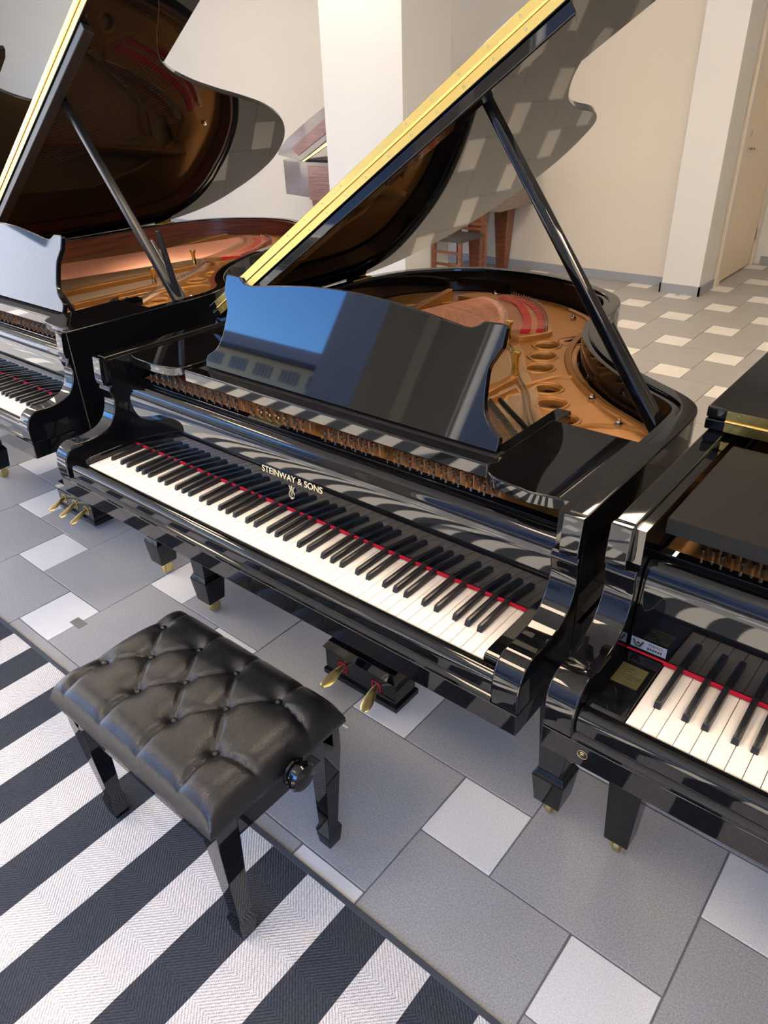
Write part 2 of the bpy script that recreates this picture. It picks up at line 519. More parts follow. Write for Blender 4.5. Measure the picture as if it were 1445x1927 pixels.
for k in range(4):
    y = -2.8 + 5.6 * k / 3; box(w, XL - .12, XL - .04, max(-2.8, y - .03), min(2.8, y + .03), .3, 3.1)
box(w, XL - .12, XL - .04, -2.8, 2.8, .3, .36); box(w, XL - .12, XL - .04, -2.8, 2.8, 3.04, 3.1)
struct('window_3', w, 'satin_black')
wb = tag(empty('white_building', (-24, -1, -.15)), 'plain white rendered building outside the left window', 'building')
part('wall', B(-6, 0, -12, 26, 0, 9), 'pillar_paint', wb, 0)
part('roof', B(-6.3, .3, -12.3, 26.3, 9, 9.3), 'roof', wb, 0)
for k in range(9): part('window', B(-.02, .03, -10 + k * 4, -8.6 + k * 4, 5.4, 7.2), 'window_glass_far', wb, 0)
bb = tag(empty('brick_building', (-4, -14, -.15)), 'grey brick building close across the street, mirrored in the music desk', 'building')
part('wall', B(-8.9, 14, -5, 0, 0, 9.5), 'dark_brick', bb, 0)
part('roof', B(-9.1, 14.2, -5.2, .2, 9.5, 9.7), 'roof', bb, 0)
for k in range(5): part('window', B(-1 + k * 3, .4 + k * 3, -.02, .03, 1.2, 3.2), 'window_glass_far', bb, 0)
# ceiling lamps (real fittings)
for k, (x, y) in enumerate([(x, y) for x in (-5.4, -2.6, .2, 2.8) for y in (-1.6, 1.2, 3.6)]):
    cl = empty('ceiling_lamp', (x, y, ZC)); tag(cl, 'square recessed ceiling lamp giving warm light above the pianos', 'lamp', 'ceiling lamps')
    part('housing', B(-.36, .36, -.36, .36, -.05, -.001), 'lamp_housing', cl, .004)
    part('diffuser', B(-.32, .32, -.32, .32, -.056, -.0502), 'lamp_glow', cl, 0)

# ------------------------------------------------------------------ grand piano
KP = .0235; ZK = .73
OUT_MAIN = [(1.311, .145), (1.311, .40), (1.310, .58), (1.300, .672), (1.260, .728), (1.178, .782), (1.100, .832), (1.021, .903), (.958, .98),
            (.908, 1.062), (.874, 1.15), (.857, 1.225), (.843, 1.31), (.816, 1.395), (.755, 1.475), (.60, 1.57), (.45, 1.61), (.317, 1.612),
            (.19, 1.585), (.075, 1.515), (-.03, 1.40), (-.078, 1.27), (-.095, 1.10), (-.096, .70), (-.096, .145)]
OUT_LONG = [(1.311, .145), (1.311, .40), (1.310, .60), (1.298, .71), (1.25, .79), (1.14, .87), (1.04, .98), (.965, 1.12), (.905, 1.28), (.85, 1.45),
            (.785, 1.62), (.69, 1.78), (.55, 1.90), (.40, 1.955), (.27, 1.955), (.12, 1.90), (.0, 1.79), (-.07, 1.62), (-.095, 1.40), (-.096, .90), (-.096, .145)]
_key_cache = {}


def key_meshes():
    if _key_cache: return _key_cache
    g = .0009
    bm = bmesh.new(); box(bm, g / 2, KP - g / 2, 0, .17, ZK - .022, ZK)
    me = bm2mesh(bm, 'white_key', .0012, 2); me.materials.append(MATS['ivory']); _key_cache['w'] = me
    bm = bmesh.new()
    prof = [(.052, ZK - .004), (.0565, ZK + .0105), (.060, ZK + .012), (.165, ZK + .012), (.165, ZK - .004)]
    lo = [bm.verts.new((-.0057, y, z)) for y, z in prof]; hi = [bm.verts.new((.0057, y, z)) for y, z in prof]
    for vv in (lo, hi):
        for v in vv[1:4]: v.co.x *= .82
    bm.faces.new(lo); bm.faces.new(hi[::-1])
    for i in range(5): bm.faces.new((lo[i], hi[i], hi[(i + 1) % 5], lo[(i + 1) % 5]))
    me = bm2mesh(bm, 'black_key', .0009, 2); me.materials.append(MATS['ebony']); _key_cache['b'] = me
    return _key_cache


def caster(parent, cx, cy, ztop):
    bm = bmesh.new()
    lathe(bm, [(.016, ztop), (.016, ztop - .008)], (cx, cy, 0), 14)
    box(bm, cx - .016, cx - .011, cy - .008, cy + .014, .012, ztop - .006); box(bm, cx + .011, cx + .016, cy - .008, cy + .014, .012, ztop - .006)
    lathe(bm, [(.020, -.009), (.024, -.006), (.024, .006), (.020, .009)], (cx, cy + .006, .024), 18, 'X')
    return part('caster', bm, 'brass_old', parent, 0)


def leg(parent, cx, cy, ztop, style):
    bm = bmesh.new()
    if style == 'boxed':
        frustum(bm, cx, cy, .155, .060, .060, ztop - .06, .098, .098)
        frustum(bm, cx, cy, ztop - .06, .118, .118, ztop, .118, .118)
        frustum(bm, cx, cy, .150, .083, .083, .168, .064, .064)
        frustum(bm, cx, cy, .058, .066, .066, .150, .083, .083)
    else:
        frustum(bm, cx, cy, .055, .056, .056, ztop - .05, .105, .105)
        frustum(bm, cx, cy, ztop - .05, .118, .118, ztop, .118, .118)
    o = part('leg', bm, 'lacquer', parent, .002)
    caster(o, cx, cy, .058)
    return o


def lyre(parent, cx, y0, zt, npedal):
    ly = part('lyre', B(cx - .135, cx + .135, y0, y0 + .092, .035, .125), 'lacquer', parent, .003)
    bm = bmesh.new(); frustum(bm, cx, y0 + .046, .125, .285, .108, .150, .25, .08)
    box(bm, cx - .142, cx + .142, y0 - .007, y0 + .099, .022, .042)
    part('moulding', bm, 'lacquer', ly, .003)
    bm = bmesh.new(); frustum(bm, cx - .062, y0 + .046, .150, .055, .055, zt, .055, .06); frustum(bm, cx + .062, y0 + .046, .150, .055, .055, zt, .055, .06)
    box(bm, cx - .05, cx + .05, y0 + .03, y0 + .055, .15, zt)
    part('lyre_post', bm, 'lacquer', ly, .003)
    for s in (-1, 1):
        bm = bmesh.new(); tube(bm, [(cx + s * .07, y0 + .09, .10), (cx + s * .08, y0 + .34, zt)], .008, 8)
        part('brace_rod', bm, 'satin_black', ly, 0)
    xs = (-.065, .065) if npedal == 2 else (-.088, 0, .088)
    for x in xs:
        sp = (x / .065) * .035 if npedal == 2 else 0
        bm = bmesh.new(); path = []; wid = []; thk = []
        for y, z, w, h in ((y0 + .05, .078, .007, .007), (y0 + .012, .080, .008, .007), (y0 - .012, .079, .010, .006), (y0 - .03, .072, .016, .0055),
                           (y0 - .05, .062, .019, .005), (y0 - .068, .056, .017, .0045), (y0 - .078, .053, .009, .003)):
            f = min(1, max(0, (y0 - y) / .078)); path.append((cx + x + sp * f * .4, y, z)); wid.append(w); thk.append(h)
        rings = []
        for (px, py, pz), w, h in zip(path, wid, thk):
            rings.append([bm.verts.new((px + w * math.cos(a), py, pz + h * math.sin(a))) for a in [2 * math.pi * k / 12 for k in range(12)]])
        for i in range(len(rings) - 1):
            for k in range(12):
                j = (k + 1) % 12; bm.faces.new((rings[i][k], rings[i][j], rings[i + 1][j], rings[i + 1][k]))
        bm.faces.new(rings[0][::-1]); bm.faces.new(rings[-1])
        pd = part('pedal', bm, 'brass_old', ly, 0)
        bm = bmesh.new()
        for a in (0, 1, 2, 3):
            if a == 0: box(bm, cx + x - .017, cx + x - .013, y0 - .002, y0, .062, .098)
            if a == 1: box(bm, cx + x + .013, cx + x + .017, y0 - .002, y0, .062, .098)
            if a == 2: box(bm, cx + x - .017, cx + x + .017, y0 - .002, y0, .094, .098)
            if a == 3: box(bm, cx + x - .017, cx + x + .017, y0 - .002, y0, .062, .066)
        part('pedal_felt', bm, 'red_felt' if npedal == 2 else 'brass', pd, 0)
    return ly


DESK = [(.432, 0), (.432, .026), (.422, .036), (.40, .052), (.385, .080), (.379, .116), (.377, .150), (.388, .176), (.396, .192), (.396, .233)]
DESKT = [(.346, .232), (.330, .221), (.303, .217), (.218, .228), (.116, .239), (.033, .2432), (0, .2436)]


def music_desk(root, cx, y0, z0, tilt):
    side = spline([(a, b, 0) for a, b in DESK[:9]], 5) + [(.396, .228, 0), (.390, .234, 0)]
    top = spline([(a, b, 0) for a, b in DESKT], 5)
    half = [(p[0], p[1]) for p in side + top]
    full = half + [(-x, y) for x, y in half[-2::-1]]
    bm = prism([(x, z) for x, z in full], 0, .017, 'Y')
    rot = (-tilt, 0, 0)
    d = part('music_desk', bm, 'lacquer', root, .003, (cx, y0, z0), rot, seg=3, ang=50)
    for s in (-1, 1):
        bm = bmesh.new()
        tube(bm, [(s * .375, .018, .06), (s * .385, .10, -.035), (s * .385, .16, -.05)], .009, 8)
        part('desk_prop', bm, 'satin_black', d, 0)
    return d


def piano(name, loc, P):
    root = empty(name, loc)
    dz = P.get('dz', 0.); O3 = (0, 0, dz)
    out = spline([(a, b, 0) for a, b in P['out']], 6); out = [(p[0], p[1]) for p in out]
    xl, xr = P.get('xl', -.096), 1.311
    if xl != -.096: out = [(x if x > .1 else x + (xl + .096) * min(1, (.1 - x) / .19), y) for x, y in out]
    ZR, ZBOT = .97, .645
    inner = P.get('inner', 'lacquer'); simple = P.get('simple', False)

    def up(nm, bm, mt, par=None, bevel=.002, **k):
        return part(nm, bm, mt, par or root, bevel, O3 if par is None else (0, 0, 0), **k)
    # rim: outer wall and lining
    rim = up('rim', band(out, 0, .034, ZBOT, ZR), 'lacquer', None, .0035, seg=3)
    up('inner_rim', band(out, .0335, .050, .70, ZR - .006), inner, None, 0)
    # arms
    prof = [(.132, .971), (.126, .93), (.125, .905), (.129, .885), (.136, .855), (.127, .82), (.108, .794), (.081, .781), (.04, .775), (.004, .777),
            (-.017, .769), (-.031, .753), (-.038, .728), (-.0385, .70), (-.036, .683)]
    low = [(a, b, 0) for a, b in prof[3:14]]
    low = [(p[0], p[1]) for p in spline(low, 5)]
    arm = [(.145, .897), (.133, .897)] + low + [(-.036, .683), (.145, .683)]
    for x0, x1 in ((xr - .051, xr), (xl, xl + .051)):
        a = up('arm', prism(arm, x0, x1, 'X'), 'lacquer', None, .0035, seg=3, ang=50)
        s0, s1 = (xr - .034, xr) if x0 > .5 else (xl, xl + .034)
        part('arm_crest', prism([(.145, ZR), (.131, ZR), (.124, .915), (.126, .897), (.145, .897)], s0, s1, 'X'), 'lacquer', a, .0015, seg=2)
    # key bed, slip, blocks
    bm = B(xl, xr, -.037, .145, .636, .683); box(bm, xl + .036, xr - .036, .145, .48, .640, .683)
    up('key_bed', bm, 'lacquer', None, .003)
    sl_ = [(-.012, .683), (-.030, .683), (-.031, .715), (-.028, .728), (-.021, .734), (-.012, .735), (-.004, .733), (-.004, .683)]
    up('key_slip', prism(sl_, xl + .051, xr - .051, 'X'), 'lacquer', None, .002, seg=2, ang=50)
    up('slip_moulding', prism([(-.030, .683), (-.0375, .684), (-.0385, .690), (-.034, .695), (-.030, .697)], xl + .051, xr - .051, 'X'), 'lacquer', None, 0)
    kb = [(.155, .683), (.155, .748), (.012, .748), (-.001, .745), (-.004, .737), (-.004, .683)]
    if P.get('bigblock'): kb = [(.155, .683), (.155, .738), (.03, .738), (.0, .735), (-.012, .724), (-.014, .683)]
    for x0, x1 in ((xl + .051, -.001), (52 * KP + .001, xr - .051)):
        up('key_block', prism(kb, x0, x1, 'X'), 'lacquer', None, .002, seg=3)
    # keys
    if not simple:
        km = key_meshes()
        for i in range(52):
            o = bpy.data.objects.new('white_key', km['w']); COL.objects.link(o); o.parent = root; o.location = (i * KP, 0, dz)
            if i % 7 in (0, 2, 3, 5, 6) and i < 51:
                off = {0: .0025, 2: -.0025, 3: .0025, 5: -.003, 6: 0.}[i % 7]
                o = bpy.data.objects.new('black_key', km['b']); COL.objects.link(o); o.parent = root; o.location = ((i + 1) * KP + off, 0, dz)
        up('key_felt', B(xl + .051, xr - .051, .1475, .152, .7335, .7385), 'red_felt', None, 0)
    # fallboard
    fb = spline([(.1515, .739, 0), (.155, .78, 0), (.1587, .822, 0), (.1625, .86, 0), (.167, .882, 0), (.173, .892, 0), (.181, .897, 0)], 6)
    fb = [(p[0], p[1]) for p in fb] + [(.19, .896), (.19, .88), (.178, .85), (.168, .739)]
    f = up('fallboard', prism(fb, xl + .052, xr - .052, 'X'), 'lacquer', None, 0, ang=50)
    if P.get('brand'):
        lean = math.atan2(.002, .04)
        text_mesh('lettering', 'STEINWAY & SONS', .0215, 'gold_letter', f, (.611, .1563, .806), (R(85), 0, 0), width=.192)
        bm = bmesh.new(); e = []
        for s in (-1, 1):
            tube(bm, [(s * .001, 0, -.016), (s * .007, 0, -.014), (s * .0085, 0, -.006), (s * .004, 0, .002), (s * .0055, 0, .009), (s * .009, 0, .012)], .0011, 6)
            tube(bm, [(s * .002, 0, -.012), (s * .0015, 0, .006)], .0006, 6)
        tube(bm, [(-.006, 0, .005), (.006, 0, .005)], .0009, 6); tube(bm, [(-.003, 0, -.018), (.003, 0, -.018)], .001, 6)
        tube(bm, [(0, 0, .008), (0, 0, .014)], .0016, 6)
        part('emblem', bm, 'gold_letter', f, 0, (.611, .1545, .782), (R(-5), 0, 0))
    # board behind the fallboard
    bm = B(xl + .042, xr - .042, .188, .226, .86, .892); box(bm, xl + .042, xr - .042, .205, .226, .892, .899)
    up('name_rail', bm, 'lacquer', None, .002)
    # frame inside
    iout = offset(out, .060)
    iout = [p for p in iout if p[1] > .228]
    plate_out = [(iout[0][0], .228)] + iout + [(iout[-1][0], .228)]
    L = P['len'] / 1.612

    def sc(pts): return [(x, y if y < .7 else .7 + (y - .7) * (P['len'] - .7) / (1.612 - .7)) for x, y in pts]
    up('soundboard', prism(offset_in(plate_out), .842, .850, 'Z'), 'spruce', None, 0)
    if not simple:
        openA = sc([(.862, .615), (.95, .545), (1.048, .470), (1.055, .50), (.935, .655), (.872, .728), (.842, .69)])
        openB = sc([(.62, .50), (.80, .50), (.805, .66), (.775, .70), (.70, .83), (.665, .93), (.635, .88)])
        openC = sc([(.05, .50), (.585, .50), (.60, .88), (.615, 1.04), (.50, 1.17), (.34, 1.34), (.22, 1.38), (.10, 1.24), (.03, 1.05)])
        holes = [(.732, 1.091, .036), (.770, .998, .038), (.810, .908, .037), (.900, .784, .036), (.956, .700, .037), (1.022, .629, .039)]
        hl = [circ(x, y, r) for x, y, r in zip(*zip(*[(sc([(a, c)])[0][0], sc([(a, c)])[0][1], r) for a, c, r in holes]))]
        pl = curve_plate('iron_plate', [plate_out, openA, openB, openC] + hl, .005, .004, .884 + dz, 'bronze', root)
        for q in hl:
            cx_ = sum(p[0] for p in q) / len(q); cy_ = sum(p[1] for p in q) / len(q)
            bm = bmesh.new(); ring = [(cx_ + .041 * math.cos(a), cy_ + .041 * math.sin(a), .009) for a in [2 * math.pi * k / 30 for k in range(31)]]
            tube(bm, ring, .0042, 6, False); part('hole_rim', bm, 'bronze', pl, 0)
        # edge flange, ribs, bass hitch block
        bm = bmesh.new(); tube(bm, [(*p, .006) for p in offset(out, .082)[int(len(out) * .12):int(len(out) * .62)]], .012, 8); part('flange', bm, 'bronze', pl, 0)
        rib = sc([(.80, .735), (.838, .752), (.862, .815), (.885, .868), (.912, .886), (.94, .888), (.966, .865)])
        bm = bmesh.new(); tube(bm, spline([(*p, .008) for p in rib], 5), .008, 8); part('rib', bm, 'bronze', pl, 0)
        rib = sc([(1.00, .575), (1.05, .592), (1.10, .640), (1.16, .668), (1.22, .672)])
        bm = bmesh.new(); tube(bm, spline([(*p, .008) for p in rib], 5), .008, 8); part('rib', bm, 'bronze', pl, 0)
        for (a, c, hgt) in (((.812, .44), (.818, .765), .034), ((.603, .44), (.655, .99), .036), ((.33, .42), (.16, 1.42), .036)):
            a, c = sc([a, c]); d = Vector((c[0] - a[0], c[1] - a[1])).normalized(); nn = Vector((-d.y, d.x)) * .011
            pts = [(a[0] + nn.x, a[1] + nn.y), (a[0] - nn.x, a[1] - nn.y), (c[0] - nn.x, c[1] - nn.y), (c[0] + nn.x, c[1] + nn.y)]
            bm = prism(pts, .0, hgt, 'Z')
            part('strut', bm, 'bronze', pl, .004, seg=3)
        hb = sc([(.585, 1.09), (.625, 1.075), (.66, 1.088), (.70, 1.165), (.685, 1.215), (.61, 1.32), (.53, 1.395), (.43, 1.465), (.37, 1.44), (.30, 1.475),
                 (.25, 1.46), (.215, 1.39), (.26, 1.385), (.335, 1.40), (.40, 1.36), (.48, 1.28), (.55, 1.18)])
        hb = [(p[0], p[1]) for p in spline([(*p, 0) for p in hb], 4, True)]
        part('hitch_plate', prism(hb, .0, .026, 'Z'), 'bronze', pl, .004, seg=2)
        # bass bridge, felts, hitch pins
        arc = lambda pts, n=6: [(p[0], p[1]) for p in spline([(*q, 0) for q in sc(pts)], n)]
        br = arc([(.335, 1.375), (.42, 1.325), (.50, 1.23), (.56, 1.13), (.59, 1.06)])
        up('bass_bridge', band(br, -.014, .014, .885, .921), 'pin_metal', None, .003)
        fe = arc([(.372, 1.425), (.46, 1.385), (.545, 1.29), (.61, 1.19), (.645, 1.11)])
        up('hitch_felt', band(fe, -.012, .014, .909, .917), 'red_felt', None, .001)
        fe = arc([(.41, 1.448), (.49, 1.41), (.575, 1.32), (.64, 1.22), (.675, 1.145)])
        up('hitch_felt', band(fe, -.008, .010, .909, .914), 'red_felt', None, .001)
        hp = arc([(.40, 1.462), (.50, 1.42), (.59, 1.33), (.655, 1.235), (.692, 1.165)], 8)
        bm = bmesh.new()
        for x, y in hp:
            lathe(bm, [(.0022, .905), (.0022, .929)], (x, y, 0), 6); lathe(bm, [(.0022, .905), (.0022, .927)], (x - .006, y - .004, 0), 6)
        tag(up('hitch_pins', bm, 'steel', None, 0), kind='stuff')
        # long bridge
        lb = arc([(1.035, .485), (.95, .60), (.885, .70), (.80, .80), (.70, .95), (.58, 1.08), (.42, 1.22), (.25, 1.27)])
        up('long_bridge', band(lb, -.011, .011, .851, .897), 'spruce', None, .002)
        bm = bmesh.new()
        for i in range(len(lb) - 1):
            for f_ in (0, .33, .66):
                x = lb[i][0] * (1 - f_) + lb[i + 1][0] * f_; y = lb[i][1] * (1 - f_) + lb[i + 1][1] * f_
                for e in (-.007, .007): lathe(bm, [(.0024, .89), (.0024, .907)], (x + e, y + abs(e) * .5, 0), 5)
        tag(up('bridge_pins', bm, 'pin_metal', None, 0), kind='stuff')
        # strings
        bm = bmesh.new(); n = 34
        for i in range(n):
            t_ = i / (n - 1); a = (.02 + .33 * t_, .285); k_ = t_ * (len(hp) - 1.001); i_ = int(k_); c = tuple(Vector(hp[i_]).lerp(Vector(hp[i_ + 1]), k_ - i_))
            b_ = tuple(Vector(br[min(len(br) - 2, int(t_ * (len(br) - 1.001)))]).lerp(Vector(br[min(len(br) - 1, int(t_ * (len(br) - 1.001)) + 1)]), t_ * (len(br) - 1.001) - int(t_ * (len(br) - 1.001))))
            tube(bm, [(*a, .922), (b_[0], b_[1], .924)], .0013, 5, False); tube(bm, [(b_[0], b_[1], .924), (c[0], c[1], .921)], .0006, 4, False)
        tag(up('bass_strings', bm, 'copper', None, 0, wn=False), kind='stuff')
        bm = bmesh.new(); n = 130
        for i in range(n):
            t_ = i / (n - 1); a = (.36 + .68 * t_, .275)
            if any(abs(a[0] - q) < .012 for q in (.607, .812)): continue
            k = (1 - t_) * (len(lb) - 1.001); c = tuple(Vector(lb[int(k)]).lerp(Vector(lb[int(k) + 1]), k - int(k)))
            e = Vector((c[0] - a[0], c[1] - a[1])); e = e * (1 + .05 / max(.1, e.length))
            tube(bm, [(*a, .903), (a[0] + e.x, a[1] + e.y, .901)], .0007, 4, False)
        tag(up('treble_strings', bm, 'string_steel', None, 0, wn=False), kind='stuff')
        # wrest pins + felt
        bm = bmesh.new()
        for i in range(74):
            x = -.0 + i * .0148
            if any(abs(x - q) < .016 for q in (.375, .607, .812)): continue
            for r_ in range(3):
                px_, py_ = x + (r_ % 2) * .006, .236 + r_ * .0155 + (i % 2) * .005
                tube(bm, [(px_, py_, .885), (px_, py_ - .002, .911)], .0030, 6)
        tag(up('tuning_pins', bm, 'pin_metal', None, 0, wn=False), kind='stuff')
        bm = bmesh.new()
        for i in range(20):
            x = .848 + i * .0086; y = .600 - i * .0075
            for r_ in range(3): tube(bm, [(x + r_ * .004, y - r_ * .013, .885), (x + r_ * .004, y - .002 - r_ * .013, .914)], .0036, 6)
        tag(up('treble_tuning_pins', bm, 'pin_metal', None, 0, wn=False), kind='stuff')
        bm = bmesh.new(); tube(bm, [(.855, .632, .902), (.95, .555, .902), (1.045, .478, .902)], .006, 8)
        up('pressure_bar', bm, 'matte_black', None, 0)
        for a, c in ((.015, .36), (.40, .59), (.625, .80), (.825, 1.05)):
            up('string_felt', B(a, c, .290, .308, .893, .900), 'red_felt', None, .001)
        # brass posts and nuts
        for x, y in sc([(.818, .762), (.660, .990)]):
            bm = bmesh.new()
            lathe(bm, [(.010, .0), (.010, .012), (.0085, .02), (.0085, .045), (.013, .056), (.0135, .060), (.009, .060), (.008, .054)], (x, y, .034), 14)
            part('brass_post', bm, 'brass', pl, 0, (0, 0, 0))
        for x, y in sc([(.675, 1.374), (.784, 1.305), (.845, 1.17), (.904, 1.051), (.956, .915), (1.029, .767), (1.142, .663), (.50, 1.46), (.30, 1.50)]):
            bm = bmesh.new(); lathe(bm, [(.0105, .006), (.0105, .018), (.0085, .022)], (x, y, 0), 6); lathe(bm, [(.0045, .02), (.0045, .03)], (x, y, 0), 8)
            part('plate_bolt', bm, 'nut_metal', pl, 0)
        if P.get('brand'):
            em = [(.735, 1.165), (.752, 1.20), (.785, 1.225), (.822, 1.165), (.80, 1.145), (.765, 1.125)]
            bm = bmesh.new(); sp_ = spline([(x, y, .010) for x, y in em], 5, True); tube(bm, sp_ + sp_[:1], .0022, 6, False)
            e = part('plate_emblem', bm, 'bronze', pl, 0)
            bm = bmesh.new()
            for k in range(9):
                tube(bm, [(.757 + .005 * k, 1.155 + .010 * ((k * 5) % 4) / 3, .0095), (.763 + .005 * k, 1.172 + .008 * ((k * 3) % 4), .0095)], .0017, 5)
            part('plate_lettering', bm, 'matte_black', pl, 0)
            up('name_plate', B(.425, .53, .207, .224, .8992, .9008), 'brass_old', None, .0003)
    # legs, lyre
    for cx_, cy_ in P.get('legs', ((-.072, .335), (1.237, .333), (.38, P['len'] - .30))):
        leg(root, cx_, cy_, .636 + dz if cy_ < .6 else .70 + dz, P.get('leg', 'boxed'))
    if not simple: lyre(root, .607, .34, .636 + dz, P.get('pedals', 2))
    # music desk, tray
    if P.get('desk', True):
        tb_y = .27
        bm = B(.165, 1.075, .205, .236, .925, .958); box(bm, .165, 1.075, .236, .54, .925, .948)
        tray = up('desk_tray', bm, 'lacquer', None, .003) if False else up('desk_tray', B(.165, 1.075, .228, .262, .925, .957), 'lacquer', None, .004, seg=3)
        part('tray_velvet', B(.175, 1.068, .262, .30, .93, .953), 'felt_black', tray, .001)
        part('tray_rail', B(.165, .20, .262, .56, .925, .95), 'lacquer', tray, .002)
        part('tray_rail', B(1.04, 1.075, .262, .56, .925, .95), 'lacquer', tray, .002)
        d = music_desk(root, .632, .272, .960 + dz, math.atan2(.078, .221))
        # flat side tables with rounded inner front corner
        r = .055
        def table(x0, x1, y0, y1, left):
            cs = (x1 - r) if left else (x0 + r)
            pts = []
            if left:
                pts = [(x0, y1), (x0, y0 + .012), (x0 + .05, y0 - .001), (x0 + .13, y0 - .004)]
                pts += [(x1 - r + r * math.sin(a), y0 + r - r * math.cos(a)) for a in [R(90) * k / 8 for k in range(9)]] + [(x1, y1)]
            else:
                pts = [(x1, y1), (x1, y0 + .012), (x1 - .05, y0 - .001), (x1 - .09, y0 - .008)]
                pts += [(x0 + r - r * math.sin(a), y0 + r - r * math.cos(a)) for a in [R(90) * k / 8 for k in range(9)]] + [(x0, y1)]
            return prism(pts, .938, .962, 'Z')
        up('side_table', table(1.076, 1.278, .182, .47, False), 'lacquer', None, .003, seg=3)
        up('side_table', table(xl + .033, .164, .205, .47, True), 'lacquer', None, .003, seg=3)
    # lid
    al = P.get('alpha', R(33)); zh = P.get('zh', ZR + .002) + dz
    fy = P.get('fold', .552)
    le = P.get('lidext', 0.)
    lo = [(x - xl + (le * max(0, (x - 1.1) / .21)), y) for x, y in offset(out, -.006) if y > fy]
    lo = [(xr - xl + .006 + le, fy)] + lo + [(-.006, fy)]
    lrot = (0, -al, 0); lloc = (xl, 0, zh)
    lid = part('lid', prism(lo, .0, .021, 'Z'), 'lacquer', root, .003, lloc, lrot, seg=3, ang=50)
    if al > .1:
        part('batten', prism([(.0, fy + .004), (.0, fy + .045), (1.28 + (le and .12), fy + .045), (1.30 + (le and .12), fy + .004)], -.026, -.0002, 'Z'), P.get('batten', 'lacquer'), lid, .004, seg=3)
    fl = part('lid_flap', prism([(-.006, fy), (xr - xl + .006 + le, fy), (xr - xl + .006 + le, fy + .40), (xr - xl - .05 + le, fy + .415), (.05, fy + .415), (-.006, fy + .40)], .024, .045, 'Z'), 'lacquer', root, .003, lloc, lrot, seg=3)
    hx = xr - xl + le - .022
    bm = B(.03, hx, fy - .0015, fy, .002, .0195); box(bm, .03, hx, fy - .0015, fy, .0255, .043)
    tube(bm, [(.03, fy - .002, .0225), (hx, fy - .002, .0225)], .0028, 8)
    hg = part('lid_hinge', bm, 'brass_hinge', lid, 0)
    sm = bmesh.new(); lathe(sm, [(.003, -.0006), (.0028, 0)], (0, 0, 0), 10, 'Y'); sme = bm2mesh(sm, 'screw', 0); sme.materials.append(MATS['brass_old'])
    for k in range(18):
        for w in (.010, .035): link('screw', sme, None, hg, (.05 + k * .0775, fy - .0015, w))
    for y in (.72, P['len'] - .42):
        bm = B(xl - .004, xl + .03, y - .05, y + .05, ZR - .002, ZR + .0035); tube(bm, [(xl - .002, y - .05, ZR + .006), (xl - .002, y + .05, ZR + .006)], .005, 8)
        up('butt_hinge', bm, 'brass', None, 0)
    if al > .1:
        pu, py = P.get('prop', (1.045, .635))
        top = Vector((xl + pu * math.cos(al), py, zh + pu * math.sin(al) - .002))
        base = Vector((1.262, .590, .925 + dz))
        d = top - base; ln = d.length
        q = d.to_track_quat('Z', 'X')
        bm = bmesh.new(); frustum(bm, 0, 0, 0, .026, .030, ln, .020, .024)
        st_ = part('prop_stick', bm, P.get('stick', 'lacquer'), root, .006, tuple(base), q.to_euler(), seg=3)
        bm = bmesh.new(); frustum(bm, .0, .024, .02, .016, .018, ln * .33, .014, .014)
        part('half_stick', bm, P.get('stick', 'lacquer'), st_, .003)
        bm = B(-.03, .03, -.012, .03, -.03, .012)
        bm2 = bmesh.new(); lathe(bm2, [(.02, -.02), (.02, .02)], (1.262, .590, .925 + dz), 14, 'X'); part('stick_bracket', bm2, 'satin_black', root, .002); bm.free()
    return root


def offset_in(p):
    return p


def clean(pts):
    return pts


main = piano('grand_piano', (0, 0, 0), dict(out=OUT_MAIN, len=1.612, brand=True, pedals=2))
tag(main, 'glossy black grand piano, lid open, music desk mirroring blue sky, behind the bench', 'piano')
lp = piano('grand_piano', (-1.64, .045, 0), dict(out=OUT_LONG, len=1.955, dz=.012, inner='mahogany', xl=-.16, lidext=.14, fold=.56, pedals=3, alpha=R(33), batten='satin_black', stick='satin_black'))
tag(lp, 'long black grand piano with mahogany lined rim and open lid, left of the bench piano', 'piano')
rp = piano('grand_piano', (1.467, 0, 0), dict(out=OUT_MAIN, len=1.612, dz=.012, xl=-.113, leg='plain', alpha=0., zh=.972, desk=False, bigblock=True,
           legs=((-.057, .335), (1.237, .333), (.38, 1.31))))
tag(rp, 'black grand piano with closed lid and folded front flap, cut by the right edge', 'piano')
fp = piano('grand_piano', (-3.35, .25, 0), dict(out=OUT_LONG, len=1.955, dz=.012, simple=True, desk=False))
tag(fp, 'dark grand piano with raised lid, cut by the left edge behind the left piano', 'piano')
# right piano: folded music desk panel, plaques and stickers
part('folded_music_desk', B(-.050, 1.26, .19, .505, .945, .972), 'matte_black', rp, .002, (0, 0, .012))
bm = B(.02, 1.2, .503, .5065, .95, .972); part('desk_hinge', bm, 'brass_hinge', rp, 0, (0, 0, .012))
pq = part('plaque', B(-.052, -.010, .062, .112, .7504, .7512), 'plaque', rp, .0002)
text_mesh('lettering', 'GERMAN SCALE', .0058, 'plaque_ink', pq, (-.031, .080, .7514), (0, 0, 0), .0001, width=.037)
bm = bmesh.new(); tube(bm, spline([(-.047, .0895, .7514), (-.042, .0935, .7514), (-.038, .0895, .7514), (-.031, .0925, .7514), (-.024, .0895, .7514), (-.015, .0915, .7514)], 5), .0006, 4)
for q in (-.008, 0, .008): tube(bm, [(-.031 + q * .35, .098, .7514), (-.031 + q * .7, .1035, .7514)], .0009, 4)
tube(bm, [(-.035, .0978, .7514), (-.027, .0978, .7514)], .001, 4); tube(bm, [(-.042, .073, .7514), (-.020, .073, .7514)], .0005, 4)
part('plaque_mark', bm, 'plaque_ink', pq, 0)
stk = part('sticker', B(-.058, .0, .1505, .1512, .757, .776), 'sticker', rp, 0)
